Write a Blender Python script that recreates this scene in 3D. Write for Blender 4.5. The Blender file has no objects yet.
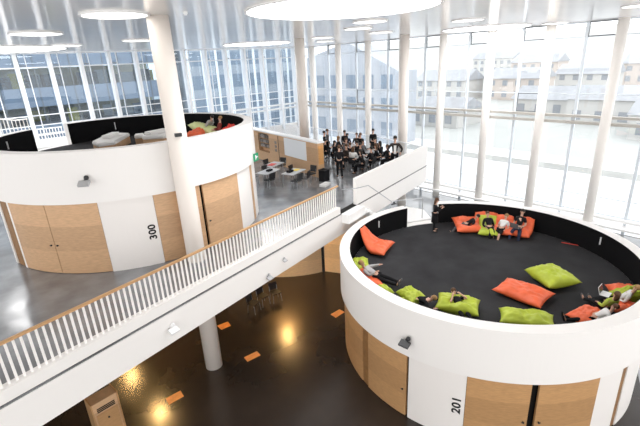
import bpy, bmesh, math, random
from mathutils import Vector, Matrix, noise
C = bpy.context.scene.collection
PI = math.pi
R = math.radians
random.seed(7)

# ------------------------------------------------------------------ materials
def mat(name, col, rough=0.6, spec=0.5, metal=0.0, var=0.0, scale=3.0, bump=0.0, bscale=40.0, coat=0.0, stretch=(1, 1, 1), rvar=0.0):
    m = bpy.data.materials.new(name); m.use_nodes = True
    nt = m.node_tree; b = nt.nodes['Principled BSDF']
    b.inputs['Base Color'].default_value = (*col, 1)
    b.inputs['Roughness'].default_value = rough
    b.inputs['Specular IOR Level'].default_value = spec
    b.inputs['Metallic'].default_value = metal
    b.inputs['Coat Weight'].default_value = coat
    tc = nt.nodes.new('ShaderNodeTexCoord')
    mp = nt.nodes.new('ShaderNodeMapping'); mp.inputs['Scale'].default_value = stretch
    nt.links.new(tc.outputs['Object'], mp.inputs['Vector'])
    if var or rvar:
        n = nt.nodes.new('ShaderNodeTexNoise'); n.inputs['Scale'].default_value = scale; n.inputs['Detail'].default_value = 6
        nt.links.new(mp.outputs[0], n.inputs['Vector'])
        r = nt.nodes.new('ShaderNodeValToRGB')
        r.color_ramp.elements[0].position = 0.3; r.color_ramp.elements[1].position = 0.7
        r.color_ramp.elements[0].color = (*[c * (1 - var) for c in col], 1)
        r.color_ramp.elements[1].color = (*[min(1, c * (1 + var)) for c in col], 1)
        nt.links.new(n.outputs['Fac'], r.inputs['Fac']); nt.links.new(r.outputs[0], b.inputs['Base Color'])
        if rvar:
            mr = nt.nodes.new('ShaderNodeMapRange')
            mr.inputs['From Min'].default_value = .3; mr.inputs['From Max'].default_value = .7
            mr.inputs['To Min'].default_value = max(0.02, rough - rvar); mr.inputs['To Max'].default_value = rough + rvar
            nt.links.new(n.outputs['Fac'], mr.inputs['Value']); nt.links.new(mr.outputs[0], b.inputs['Roughness'])
    if bump:
        n2 = nt.nodes.new('ShaderNodeTexNoise'); n2.inputs['Scale'].default_value = bscale; n2.inputs['Detail'].default_value = 4
        nt.links.new(mp.outputs[0], n2.inputs['Vector'])
        bp = nt.nodes.new('ShaderNodeBump'); bp.inputs['Strength'].default_value = bump; bp.inputs['Distance'].default_value = 0.02
        nt.links.new(n2.outputs['Fac'], bp.inputs['Height']); nt.links.new(bp.outputs[0], b.inputs['Normal'])
    return m

def wood(name, col, rough=0.42):
    """pale plywood sheets: fine grain plus three broad horizontal veneer sheets of slightly different tone"""
    m = mat(name, col, rough, 0.4, var=0.10, scale=2.2, stretch=(2.5, 2.5, 14))
    nt = m.node_tree; b = nt.nodes['Principled BSDF']
    src = b.inputs['Base Color'].links[0].from_socket
    tc = nt.nodes.new('ShaderNodeTexCoord'); sep = nt.nodes.new('ShaderNodeSeparateXYZ')
    nt.links.new(tc.outputs['Object'], sep.inputs[0])
    mm = nt.nodes.new('ShaderNodeMath'); mm.operation = 'MULTIPLY'; mm.inputs[1].default_value = 1 / 0.82
    fl = nt.nodes.new('ShaderNodeMath'); fl.operation = 'FLOOR'
    wn = nt.nodes.new('ShaderNodeTexWhiteNoise'); wn.noise_dimensions = '1D'
    nt.links.new(sep.outputs['Z'], mm.inputs[0]); nt.links.new(mm.outputs[0], fl.inputs[0]); nt.links.new(fl.outputs[0], wn.inputs['W'])
    mr = nt.nodes.new('ShaderNodeMapRange'); mr.inputs['To Min'].default_value = 0.86; mr.inputs['To Max'].default_value = 1.08
    nt.links.new(wn.outputs['Value'], mr.inputs['Value'])
    mx = nt.nodes.new('ShaderNodeVectorMath'); mx.operation = 'SCALE'
    nt.links.new(src, mx.inputs[0]); nt.links.new(mr.outputs[0], mx.inputs['Scale'])
    nt.links.new(mx.outputs[0], b.inputs['Base Color'])
    return m

def emis(name, col, s):
    m = bpy.data.materials.new(name); m.use_nodes = True
    nt = m.node_tree; nt.nodes.clear()
    e = nt.nodes.new('ShaderNodeEmission'); e.inputs[0].default_value = (*col, 1); e.inputs[1].default_value = s
    o = nt.nodes.new('ShaderNodeOutputMaterial'); nt.links.new(e.outputs[0], o.inputs[0])
    return m

def glassmat(name, tint, gl=0.07):
    m = bpy.data.materials.new(name); m.use_nodes = True
    nt = m.node_tree; nt.nodes.clear()
    t = nt.nodes.new('ShaderNodeBsdfTransparent'); t.inputs[0].default_value = (*tint, 1)
    g = nt.nodes.new('ShaderNodeBsdfGlossy'); g.inputs['Roughness'].default_value = 0.02
    x = nt.nodes.new('ShaderNodeMixShader'); x.inputs[0].default_value = gl
    o = nt.nodes.new('ShaderNodeOutputMaterial')
    nt.links.new(t.outputs[0], x.inputs[1]); nt.links.new(g.outputs[0], x.inputs[2]); nt.links.new(x.outputs[0], o.inputs[0])
    return m

M = {}
M['white'] = mat('white_paint', (.87, .845, .825), .55, .3)
M['whitep'] = mat('white_wall_panel', (.85, .815, .79), .5, .3)
M['whiteg'] = mat('white_lacquer', (.88, .875, .87), .35, .5)
M['fin'] = mat('white_steel', (.9, .91, .93), .4, .5)
M['cream'] = mat('cream_column_paint', (.92, .875, .83), .5, .4)
M['creamd'] = mat('warm_cream_paint', (.82, .755, .70), .5, .4)
M['ceil'] = mat('glossy_white_ceiling', (.96, .93, .905), .13, .6, var=.02, scale=.8)
M['floor'] = mat('dark_polished_concrete', (.028, .021, .017), .24, .5, var=.22, scale=.5, rvar=.03, bump=.02, bscale=1.2)
M['floor_up'] = mat('grey_polished_concrete', (.20, .205, .215), .17, .9, var=.3, scale=1.1, rvar=.08)
M['floor_daylit'] = mat('daylit_dark_concrete', (.30, .31, .32), .12, 1.0, var=.15, scale=.6)  # lower floor recoloured lighter and glossier, standing for window daylight
M['carpet'] = mat('charcoal_carpet', (.042, .042, .045), .95, .1, var=.25, scale=.8, bump=.3, bscale=160)
M['black'] = mat('black_felt', (.008, .008, .009), .9, .1)
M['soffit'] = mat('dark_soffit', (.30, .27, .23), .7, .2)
M['wood'] = wood('maple_plywood', (.50, .285, .13))
M['woodb'] = wood('birch_plywood', (.60, .38, .22))
M['wood_lit'] = wood('lamplit_plywood', (.86, .64, .40))  # plywood tone lightened in place of more lamplight under the slab
M['woodo'] = wood('orange_plywood', (.70, .36, .13))
M['rail'] = wood('oak_handrail', (.62, .36, .17))
M['woodd'] = mat('brown_wood_edge', (.27, .14, .055), .5, .3, var=.2, scale=4)
M['dark'] = mat('dark_gap', (.012, .011, .010), .7, .2)
M['blackp'] = mat('black_plastic', (.015, .015, .017), .4, .5)
M['steel'] = mat('brushed_steel', (.45, .46, .48), .35, .5, .9)
M['grey'] = mat('grey_paint', (.42, .42, .43), .5, .4)
M['dgrey'] = mat('dark_grey_frame', (.16, .17, .18), .5, .4)
M['framec'] = mat('pale_blue_grey_frame', (.74, .79, .84), .4, .5)
M['beamc'] = mat('warm_white_beam', (.52, .49, .45), .5, .4)
M['glass'] = glassmat('clear_glazing', (.97, .985, 1.0), .05)
M['glassl'] = glassmat('tinted_glazing', (.80, .86, .91), .05)
M['ink'] = mat('black_numeral_vinyl', (.012, .012, .012), .5, .3)
M['lamp'] = emis('lamp_diffuser', (1, .97, .92), 4)
M['sky'] = emis('skylight_daylight', (1, 1, 1), 9)
M['warm'] = emis('warm_downlight', (1, .60, .22), 420)
M['green_sign'] = emis('green_sign_glow', (.10, .62, .32), .7)
M['orange'] = mat('orange_nylon', (.86, .145, .05), .5, .5, var=.10, scale=3, bump=.35, bscale=7)
M['lime'] = mat('lime_nylon', (.47, .56, .045), .5, .5, var=.10, scale=3, bump=.35, bscale=7)
M['red'] = mat('red_nylon', (.75, .06, .04), .5, .4, var=.08, scale=3)
M['pale'] = mat('pale_lime_nylon', (.66, .72, .34), .5, .4, var=.08, scale=3)
M['inset'] = mat('terracotta_floor_plate', (.80, .33, .10), .45, .4, var=.12, scale=5)
M['skin'] = mat('skin', (.62, .37, .27), .5, .4)
M['hairb'] = mat('brown_hair', (.10, .05, .025), .6, .3, var=.2, scale=20)
M['hairk'] = mat('dark_hair', (.02, .016, .013), .5, .3, var=.2, scale=20)
M['hairl'] = mat('fair_hair', (.36, .21, .09), .6, .3, var=.2, scale=20)
M['cblack'] = mat('black_cloth', (.012, .012, .014), .85, .2)
M['cnavy'] = mat('navy_denim', (.03, .04, .075), .85, .2, var=.15, scale=9)
M['cgrey'] = mat('grey_cloth', (.13, .125, .13), .85, .2)
M['cdark'] = mat('dark_brown_cloth', (.04, .032, .030), .85, .2)
M['clgrey'] = mat('light_grey_cloth', (.45, .44, .44), .85, .2)
M['cwhite'] = mat('white_cloth', (.80, .79, .78), .85, .2)
M['clime'] = mat('lime_cloth', (.48, .58, .10), .85, .2)
M['cred'] = mat('red_brown_cloth', (.25, .045, .035), .85, .2)
M['white_p'] = mat('white_plastic', (.85, .85, .86), .35, .5)
M['screen'] = mat('dim_laptop_screen', (.05, .06, .08), .2, .5)
M['yellow'] = mat('yellow_paper', (.80, .62, .12), .7, .2)
M['redp'] = mat('red_folder', (.70, .10, .08), .6, .3)
M['snow'] = mat('snowy_ground', (.84, .85, .87), .9, .1, var=.06, scale=.06)
M['hill'] = mat('pale_hill', (.47, .485, .475), .95, .1, var=.10, scale=.03)
M['road'] = mat('grey_road', (.36, .365, .35), .9, .2, var=.1, scale=.4)
M['hwall'] = mat('pale_house_render', (.56, .555, .54), .9, .1)
M['hwall2'] = mat('rosy_house_render', (.55, .49, .45), .9, .1)
M['hroof'] = mat('grey_slate', (.37, .385, .41), .8, .2, var=.1, scale=1)
M['hwin'] = mat('house_window', (.30, .32, .35), .2, .5)
M['towerp'] = mat('blue_grey_cladding', (.40, .43, .47), .6, .4, var=.12, scale=.3)
M['towerw'] = mat('tower_glass', (.22, .27, .33), .15, .6)
M['band'] = mat('blue_grey_spandrel', (.17, .215, .28), .4, .5, var=.08, scale=.4)
M['inwall'] = mat('office_back_wall', (.72, .62, .38), .8, .2, var=.25, scale=.5)
M['shelfp'] = mat('mixed_books', (.25, .23, .22), .8, .2, var=.6, scale=14)
M['tablec'] = mat('pale_grey_laminate', (.50, .51, .53), .3, .5)
M['board'] = mat('whiteboard', (.86, .88, .90), .25, .5)

# ------------------------------------------------------------------ helpers
def link(name, me, m=None, parent=None, smooth=False):
    o = bpy.data.objects.new(name, me); C.objects.link(o)
    if m is not None and len(me.materials) == 0: me.materials.append(m)
    if parent is not None: o.parent = parent
    if smooth:
        for p in me.polygons: p.use_smooth = True
    return o

def obj(name, bm, m, parent=None, smooth=False):
    me = bpy.data.meshes.new(name)
    bmesh.ops.recalc_face_normals(bm, faces=bm.faces)
    bm.to_mesh(me); bm.free()
    return link(name, me, m, parent, smooth)

def tag(o, label, cat, group=None, kind=None):
    o['label'] = label; o['category'] = cat
    if group: o['group'] = group
    if kind: o['kind'] = kind
    return o

def thing(name, label, cat, loc=(0, 0, 0), rotz=0, group=None, kind=None):
    o = bpy.data.objects.new(name, None); C.objects.link(o)
    o.empty_display_size = .1
    o.location = loc; o.rotation_euler = (0, 0, rotz)
    return tag(o, label, cat, group, kind)

def dup(root, loc, rotz, label, group=None, scale=None):
    r = root.copy(); C.objects.link(r); r.location = loc; r.rotation_euler = (0, 0, rotz); r['label'] = label
    if group: r['group'] = group
    if scale: r.scale = scale
    for ch in list(root.children):
        c = ch.copy(); C.objects.link(c); c.parent = r
        for g in ch.children:
            d = g.copy(); C.objects.link(d); d.parent = c
    return r

def bx(bm, x0, x1, y0, y1, z0, z1, mtx=None):
    vs = [bm.verts.new((x, y, z)) for x in (x0, x1) for y in (y0, y1) for z in (z0, z1)]
    if mtx is not None:
        for v in vs: v.co = mtx @ v.co
    for f in ((0, 1, 3, 2), (4, 6, 7, 5), (0, 4, 5, 1), (2, 3, 7, 6), (0, 2, 6, 4), (1, 5, 7, 3)):
        bm.faces.new([vs[i] for i in f])
    return bm

def BX(*a, mtx=None): return bx(bmesh.new(), *a, mtx=mtx)

def prism(bm, pts, z0, z1):
    lo = [bm.verts.new((p[0], p[1], z0)) for p in pts]; hi = [bm.verts.new((p[0], p[1], z1)) for p in pts]
    bm.faces.new(lo[::-1]); bm.faces.new(hi); n = len(pts)
    for i in range(n): bm.faces.new((lo[i], lo[(i + 1) % n], hi[(i + 1) % n], hi[i]))
    return bm

def arc(bm, c, r0, r1, a0, a1, z0, z1, step=2.0):
    """a curved block between radii r0<r1 and angles a0<a1 (degrees)"""
    n = max(1, int(math.ceil((a1 - a0) / step))); full = abs(a1 - a0 - 360) < 1e-6
    rows = []
    for i in range(n if full else n + 1):
        a = R(a0 + (a1 - a0) * i / n); ca, sa = math.cos(a), math.sin(a)
        rows.append([bm.verts.new((c[0] + r * ca, c[1] + r * sa, z)) for r, z in ((r0, z0), (r1, z0), (r1, z1), (r0, z1))])
    m = len(rows)
    for i in range(m if full else m - 1):
        p, q = rows[i], rows[(i + 1) % m]
        for k in range(4): bm.faces.new((p[k], p[(k + 1) % 4], q[(k + 1) % 4], q[k]))
    if not full:
        bm.faces.new(rows[0]); bm.faces.new(rows[-1][::-1])
    return bm

def disc(bm, c, r, z0, z1, n=48, r2=None):
    r2 = r if r2 is None else r2
    lo = [bm.verts.new((c[0] + r * math.cos(2 * PI * i / n), c[1] + r * math.sin(2 * PI * i / n), z0)) for i in range(n)]
    hi = [bm.verts.new((c[0] + r2 * math.cos(2 * PI * i / n), c[1] + r2 * math.sin(2 * PI * i / n), z1)) for i in range(n)]
    bm.faces.new(lo[::-1]); bm.faces.new(hi)
    for i in range(n): bm.faces.new((lo[i], lo[(i + 1) % n], hi[(i + 1) % n], hi[i]))
    return bm

def bar(bm, a, b, r, n=8):
    a, b = Vector(a), Vector(b); d = (b - a); L = d.length
    q = d.to_track_quat('Z', 'Y').to_matrix().to_4x4(); q.translation = a
    lo = [bm.verts.new(q @ Vector((r * math.cos(2 * PI * i / n), r * math.sin(2 * PI * i / n), 0))) for i in range(n)]
    hi = [bm.verts.new(q @ Vector((r * math.cos(2 * PI * i / n), r * math.sin(2 * PI * i / n), L))) for i in range(n)]
    bm.faces.new(lo[::-1]); bm.faces.new(hi)
    for i in range(n): bm.faces.new((lo[i], lo[(i + 1) % n], hi[(i + 1) % n], hi[i]))
    return bm

def ell(bm, c, r, seg=12, rings=8, mtx=None):
    res = bmesh.ops.create_uvsphere(bm, u_segments=seg, v_segments=rings, radius=1)
    for v in res['verts']:
        v.co = Vector((v.co.x * r[0], v.co.y * r[1], v.co.z * r[2]))
        if mtx is not None: v.co = mtx @ v.co
        v.co += Vector(c)
    return bm

def struct(name, bm, m, label, cat, smooth=False):
    return tag(obj(name, bm, m, None, smooth), label, cat, None, 'structure')

# ------------------------------------------------------------------ measurements (metres)
FW, FL, FH = 28.5, 34.26, 12.0          # right facade plane, left facade plane, ceiling
F3 = 4.45                               # upper floor level
SD = Vector((.975, .2225, 0)); SN = Vector((.2225, -.975, 0))   # slab edge direction / outward normal
SC = -9.14
def edge(x, off=0.0, z=0.0):            # a point on the slab edge at a given x, moved outwards by off
    y = (.2225 * x - SC) / .975
    return Vector((x, y, z)) + SN * off
AC, RA, RAI = (13.49, 6.60), 5.227, 4.846
BC, RB, RBI = (5.48, 17.91), 4.993, 4.633

# ------------------------------------------------------------------ floors, ceiling
struct('floor', BX(-14, 28.6, -14, 34.4, -.3, 0), M['floor'], 'dark polished concrete floor of the lower level', 'floor')
E1, E2 = edge(-14), edge(20.9)
slab = [(E1.x, E1.y), (E2.x, E2.y), (22.3, 19.5), (22.9, 34.0), (-14, 34.0)]
up = struct('floor_upper', prism(bmesh.new(), slab, 4.40, F3), M['floor_up'], 'grey polished concrete floor of the upper level', 'floor')
def slab_strip(name, off0, off1, x0, x1, z0, z1, m, label):
    a, b = edge(x0, off0), edge(x1, off0); c, d = edge(x1, off1), edge(x0, off1)
    return struct(name, prism(bmesh.new(), [(a.x, a.y), (b.x, b.y), (c.x, c.y), (d.x, d.y)], z0, z1), m, label, 'trim')
slab_strip('trim_1', -.30, 0.0, -14, 20.9, 3.5, 4.425, M['white'], 'white fascia of the upper floor edge, under the dark groove')
slab_strip('trim_2', -.28, -.02, -14, 20.9, 4.425, 4.47, M['dark'], 'dark shadow groove running along the white floor edge')
slab_strip('trim_3', -.22, 0.0, -14, 11.55, 4.47, 4.76, M['white'], 'white kerb under the slatted balustrade')
ins = [(edge(-14, -.3).x, edge(-14, -.3).y), (edge(20.6, -.3).x, edge(20.6, -.3).y), (22.0, 19.6), (22.6, 33.9), (-14, 33.9)]
struct('floor_daylight_patch', prism(bmesh.new(), [(12.9, -6), (28.4, -6), (28.4, 34), (20.5, 34), (20.5, 13.5), (19.2, 9), (18.9, 6), (17.0, 2.2), (13.6, 1.0), (12.9, .2)], 0, .006), M['floor_daylit'], 'window daylight painted as a lighter floor patch beside drum 201', 'floor')  # daylight and window reflection painted as a lighter patch
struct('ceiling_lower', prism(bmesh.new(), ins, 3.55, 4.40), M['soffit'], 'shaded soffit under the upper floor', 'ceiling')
struct('ceiling', BX(-14, 28.6, -14, 34.4, FH, FH + .4), M['ceil'], 'glossy white ceiling with mirrored window streaks', 'ceiling')

# ------------------------------------------------------------------ parapets
def parapet(name, pts, th, z0, z1, label):
    a, b = Vector((*pts[0], 0)), Vector((*pts[1], 0)); d = (b - a).normalized(); n = Vector((-d.y, d.x, 0)) * th
    q = [a, b, b + n, a + n]
    return struct(name, prism(bmesh.new(), [(v.x, v.y) for v in q], z0, z1), M['white'], label, 'wall')
p0, p1 = edge(12.85), edge(20.9)
parapet('wall_parapet_front', [(p0.x, p0.y), (p1.x, p1.y)], .16, 4.47, 5.68, 'solid white parapet at the upper floor edge the man leans on')
gr = thing('glass_railing', 'glass railing with thin steel posts at the upper floor end behind the crowd', 'railing', (22.2, 19.5, F3))
gpts = [(20.95, 14.45), (22.2, 19.5), (22.75, 33.8)]
for (xa, ya), (xb, yb) in zip(gpts, gpts[1:]):
    a, b = Vector((xa - 22.2, ya - 19.5, 0)), Vector((xb - 22.2, yb - 19.5, 0)); d = (b - a); L_ = d.length
    mt = Matrix.Translation(a) @ Matrix.Rotation(math.atan2(d.y, d.x), 4, 'Z')
    obj('glass_panel', BX(0, L_, -.008, .008, .05, 1.05, mtx=mt), M['glass'], gr)
    obj('top_rail', BX(0, L_, -.025, .025, 1.05, 1.09, mtx=mt), M['fin'], gr)
    n = int(L_ / 1.6)
    for k in range(n + 1):
        obj('post', BX(L_ * k / n - .02, L_ * k / n + .02, -.02, .02, 0, 1.05, mtx=mt), M['fin'], gr)

# slatted balustrade with wooden handrail
bal = thing('balustrade', 'long white slatted balustrade with wooden handrail along the upper floor edge', 'railing', edge(4, -.1, 4.76))
bi = bal.location
x = -1.3
base_bm = None
def loc(v): return v - bi
ang = math.atan2(SD.y, SD.x)
Rz = Matrix.Rotation(ang, 4, 'Z')
slat_me = None
while x < 11.45:
    p = loc(edge(x, -.10, 4.76))
    if slat_me is None:
        bm = BX(-.024, .024, -.012, .012, 0, .90); slat_me = bpy.data.meshes.new('baluster'); 
        bmesh.ops.recalc_face_normals(bm, faces=bm.faces); bm.to_mesh(slat_me); bm.free(); slat_me.materials.append(M['white'])
    s = bpy.data.objects.new('baluster', slat_me); C.objects.link(s); s.parent = bal
    s.location = p; s.rotation_euler = (0, 0, ang)
    x += .136
bm = bmesh.new(); a, b = loc(edge(-1.4, -.10, 5.66)), loc(edge(11.55, -.10, 5.66))
mt = Matrix.Translation((a + b) / 2) @ Rz; L = (b - a).length / 2
obj('handrail', bx(bm, -L, L, -.035, .035, 0, .055, mtx=mt), M['rail'], bal)['label'] = 'wooden handrail'

# white stair from the upper floor down to the right drum's gap
st = thing('stair', 'small white stair joining the upper floor to the round carpeted deck', 'stairs', (14.2, 12.1, 3.03))
def sl(v): return Vector(v) - st.location
def quad(xa, xb, o0, o1):
    return [tuple((edge(xa, o0) - st.location).xy), tuple((edge(xb, o0) - st.location).xy), tuple((edge(xb, o1) - st.location).xy), tuple((edge(xa, o1) - st.location).xy)]
obj('landing', prism(bmesh.new(), quad(11.6, 12.95, .01, .40), 4.06 - 3.03, F3 - 3.03), M['whiteg'], st)
for i in range(6):
    z1 = F3 - (i + 1) * .2 - 3.03
    obj('tread', prism(bmesh.new(), quad(12.97 + i * .29, 13.25 + i * .29, .02, .44), z1 - .14, z1), M['whiteg'], st)
lp = [(14.75, 11.95), (15.02, 11.75), (15.3, 11.62), (16.3, 11.2), (16.75, 10.95), (17.6, 12.0), (17.4, 13.0), (14.75, 12.45)]
obj('lower_landing', prism(bmesh.new(), [(px - 14.2, py - 12.1) for px, py in lp], -.25, 0), M['whiteg'], st)
hr = bmesh.new()
for a, b in (((11.7, 12.05, 5.5), (12.6, 12.06, 5.35)), ((12.6, 12.06, 5.35), (13.25, 11.95, 5.35)), ((13.25, 11.95, 5.35), (14.85, 11.95, 4.2)), ((14.85, 11.95, 4.2), (16.5, 11.32, 4.08)), ((14.85, 11.95, 4.2), (14.85, 11.95, 3.03)), ((16.5, 11.32, 4.08), (16.5, 11.32, 3.03))):
    bar(hr, sl(a), sl(b), .018)
obj('handrail', hr, M['steel'], st)['label'] = 'thin steel handrail'

# ------------------------------------------------------------------ columns
def column(x, y, r, z1, label, z0=0.0):
    return struct('column', disc(bmesh.new(), (x, y), r, z0, z1, 40), M['creamd'], label, 'column', True)
for o in [column(5.24, 12.59, .305, FH, 'thick round column in front of the left drum, passing through the slatted floor edge'),
          column(17.75, 21.65, .31, FH, 'round column rising behind the wooden storage wall', F3),
          column(24.5, 18.7, .31, FH, 'round column rising above the man at the parapet')]:
    for p in o.data.polygons: p.use_smooth = abs(p.normal.z) < .5
cs = obj('sensor', BX(-.10, .10, -.06, .06, -.05, .05), M['blackp']); tag(cs, 'tiny dark sensor box on the thick left column', 'sensor')
cs.location = (5.15, 12.25, 8.72); cs.rotation_euler = (0, 0, R(-12))

# ------------------------------------------------------------------ the two drums
def drum(c, ro, ri, z0, zb, zd, zr, panels, gap, name, label, extra):
    g0, g1 = gap                                       # opening in the parapet
    t = thing('drum_pod', label, 'round room', (c[0], c[1], z0))
    o = (0, 0)
    def P(nm, bm, m, parent=t, smooth=False):
        for v in bm.verts: v.co.z -= z0
        return obj(nm, bm, m, parent)
    bm = arc(bmesh.new(), o, ri, ro, g1, g0 + 360, zb, zr)
    P('parapet', bm, M['white'])
    P('threshold', arc(bmesh.new(), o, ri, ro, g0, g1, zb, zd), M['white'])
    P('wall_lining', arc(bmesh.new(), o, ri - .02, ri, g1, g0 + 360, zd, zr - .012), M['black'])['label'] = 'black felt lining'
    P('deck', disc(bmesh.new(), o, ri - .02, zd - .25, zd, 96), M['carpet'])['label'] = 'charcoal carpeted deck'
    for a0, a1, kind in panels:
        rr = ro - .12
        if kind == 'w': P('white_panel', arc(bmesh.new(), o, rr - .1, rr, a0, a1, z0, zb), M['whitep'])
        elif kind == 'p': P('wood_panel', arc(bmesh.new(), o, rr - .1, rr, a0 + .12, a1 - .12, z0 + .02, zb), extra)
        elif kind == 'i': P('inner_wall', arc(bmesh.new(), o, rr - .5, rr - .36, a0, a1, z0, zb), M['white'])
        elif kind == 's': P('slot', arc(bmesh.new(), o, rr - .25, rr - .15, a0, a1, z0, zb), M['dark'])
        elif kind == 'b': P('recess', arc(bmesh.new(), o, rr - .20, rr - .03, a0, a1, z0, zb), M['woodd'])
        elif kind[0] == 'd':
            d = P('door', arc(bmesh.new(), o, rr - .08, rr + .005, a0 + .12, a1 - .12, z0 + .02, zb - .01), extra)
            h = R(a0 + 1.3 if kind == 'dl' else a1 - 1.3); q = Vector((math.cos(h), math.sin(h), 0)) * (rr + .04); q.z = z0 + 1.02
            k = bmesh.new(); ell(k, q, (.030, .030, .030), 10, 6); 
            tn = Vector((-math.sin(h), math.cos(h), 0)); bar(k, q + Vector((0, 0, .0)), q + tn * (.05 if kind == 'dl' else -.05), .012)
            bar(k, q, q - Vector((math.cos(h), math.sin(h), 0)) * .05, .016)
            P('handle', k, M['blackp'], d)
    P('core', disc(bmesh.new(), o, ro - .42, z0, zb - .02, 64), M['dark'])
    P('soffit_ring', arc(bmesh.new(), o, ro - .45, ro - .02, 0, 360, zb - .012, zb + .01), M['white'])
    return t

zaR = 3.979
dA = drum(AC, RA, RAI, 0, 2.397, 3.03, zaR,
          [(-80, 110, 'w'), (110, 148, 'p'), (148, 163.2, 'p'), (163.2, 167.0, 'b'), (167.0, 185.6, 'dr'), (185.6, 186.3, 's'), (186.3, 205.1, 'w'),
           (205.1, 223.7, 'dr'), (223.7, 225.7, 's'), (225.7, 245.5, 'dl'), (245.5, 256.0, 'w'), (256.0, 259.0, 'b'), (259, 280, 'w')],
          (51.9, 70.9), 'A', 'white and wood drum room marked 201 with charcoal deck of orange and lime bean bags', M['wood'])
dB = drum(BC, RB, RBI, F3, 6.864, 7.50, 8.446,
          [(-45, 140, 'w'), (140, 188, 'i'), (188, 190.4, 'w'), (190.4, 197.6, 'b'), (197.6, 199, 'w'), (199.0, 218.1, 'dr'), (218.1, 237.8, 'dl'), (237.8, 256.8, 'w'),
           (256.8, 267.5, 'p'), (267.5, 275.4, 'p'), (275.4, 276.5, 's'), (276.5, 297.5, 'dl'), (297.5, 311.2, 'w'), (311.2, 315, 'p')],
          (105.6, 126.3), 'B', 'white and wood drum room marked 300 behind the thick column', M['woodb'])
# numerals, bent onto the curved white panels
def numeral(txt, parent, ro, a0, a1, z0, z1):
    cu = bpy.data.curves.new('room_number', 'FONT'); cu.body = txt; cu.size = 1; cu.offset = .028; cu.extrude = 0; cu.space_character = 1.05
    to = bpy.data.objects.new('tmp_text', cu); C.objects.link(to)
    bpy.context.view_layer.update()
    me = bpy.data.meshes.new_from_object(to.evaluated_get(bpy.context.evaluated_depsgraph_get()))
    bpy.data.objects.remove(to)
    xs = [v.co.x for v in me.vertices]; ys = [v.co.y for v in me.vertices]
    xa, xb, ya, yb = min(xs), max(xs), min(ys), max(ys)
    for v in me.vertices:
        u = (v.co.x - xa) / (xb - xa); w = (v.co.y - ya) / (yb - ya)
        a = R(a1 + (a0 - a1) * w)                       # text reads upwards, tops of the figures to the left
        v.co = Vector((math.cos(a) * ro, math.sin(a) * ro, z0 + (z1 - z0) * u))
    me.name = 'room_number'
    o = link('room_number', me, M['ink'], parent); o['label'] = 'black numerals ' + txt
    sol = o.modifiers.new('thickness', 'SOLIDIFY'); sol.thickness = .006; sol.offset = 0
    return o
numeral('201', dA, RA - .116, 201.2, 204.0, .92, 1.44)
numeral('300', dB, RB - .116, 252.9, 255.7, 5.36 - F3, 5.87 - F3)

# slim white handles / lights on the black linings
def lining_light(c, r, a, z0, z1, label):
    q = Vector((c[0] + r * math.cos(R(a)), c[1] + r * math.sin(R(a)), 0))
    bm = BX(-.02, .02, -.018, .018, 0, z1 - z0)
    o = obj('wall_light', bm, M['white_p']); o.location = (q.x, q.y, z0); o.rotation_euler = (0, 0, R(a)); tag(o, label, 'wall light')
lining_light(AC, 4.80, -33.5, 3.50, 3.80, 'slim white wall light on the black lining at the right of the 201 deck')
lining_light(AC, 4.80, 92, 3.48, 3.78, 'slim white wall light on black lining above the lone orange bean bag')
lining_light(BC, 4.585, 146.5, 7.92, 8.22, 'slim white wall light on the black lining left of the gap in the 300 deck')
lining_light(BC, 4.585, 79.7, 7.9, 8.25, 'slim white wall light behind the white benches on the 300 deck')
lining_light(BC, 4.585, 15.07, 8.0, 8.25, 'slim white wall light above people lounging on the 300 deck')

def spotlight(p, a, m, label, s=1.0):
    t = thing('spotlight', label, 'spotlight', p, R(a))
    k = bmesh.new(); bx(k, .0, .09 * s, -.02 * s, .02 * s, .02 * s, .06 * s); obj('bracket', k, m if s < 1.01 and m is not M['blackp'] else M['blackp'], t)
    k = BX(-.09 * s, .09 * s, -.13 * s, .13 * s, -.03 * s, .03 * s, mtx=Matrix.Translation((.17 * s, 0, -.02 * s)) @ Matrix.Rotation(R(25), 4, 'Y')); obj('housing', k, m, t)
    k = ell(bmesh.new(), (.08 * s, .05 * s, .10 * s), (.06 * s, .06 * s, .06 * s)); obj('knob', k, m if s < 1.01 and m is not M['blackp'] else M['blackp'], t)
    return t
spotlight((AC[0] + RA * math.cos(R(186.5)), AC[1] + RA * math.sin(R(186.5)), 2.97), 186.5, M['blackp'], 'black spotlight fixed on the white parapet of room 201', 1.15)
spotlight((BC[0] + RB * math.cos(R(236.6)), BC[1] + RB * math.sin(R(236.6)), 7.56), 236.6, M['grey'], 'grey spotlight fixed on the white parapet of room 300', 1.2)
spotlight((14.84, 11.68, 4.1), 75, M['blackp'], 'dark spotlight at the top of the 201 rim beside the stair handrail', .8)
for xx, zz, s, lb in ((6.93, 3.70, .8, 'small grey spotlight on the white floor edge, over the dim chairs'), (7.79, 3.98, .6, 'smallest spotlight on the white floor edge, nearest the middle of the beam'), (3.14, 3.97, 1.0, 'white spotlight on the floor edge above the short lower column')):
    q = edge(xx); spotlight((q.x, q.y, zz), math.degrees(math.atan2(SN.y, SN.x)), M['grey'] if s < .9 else M['white_p'], lb, s)
sg = thing('exit_sign', 'small green exit sign on the right edge of room 300', 'sign', (9.14, 14.37, 6.90), R(-60))
obj('sign_box', BX(-.03, .03, -.17, .17, 0, .3), M['green_sign'], sg)
k = bmesh.new(); bx(k, .031, .034, -.05, .03, .1, .2); bx(k, .031, .034, -.12, -.06, .06, .25); bx(k, .031, .034, .04, .12, .135, .165)
obj('pictogram', k, M['white_p'], sg)

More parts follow.
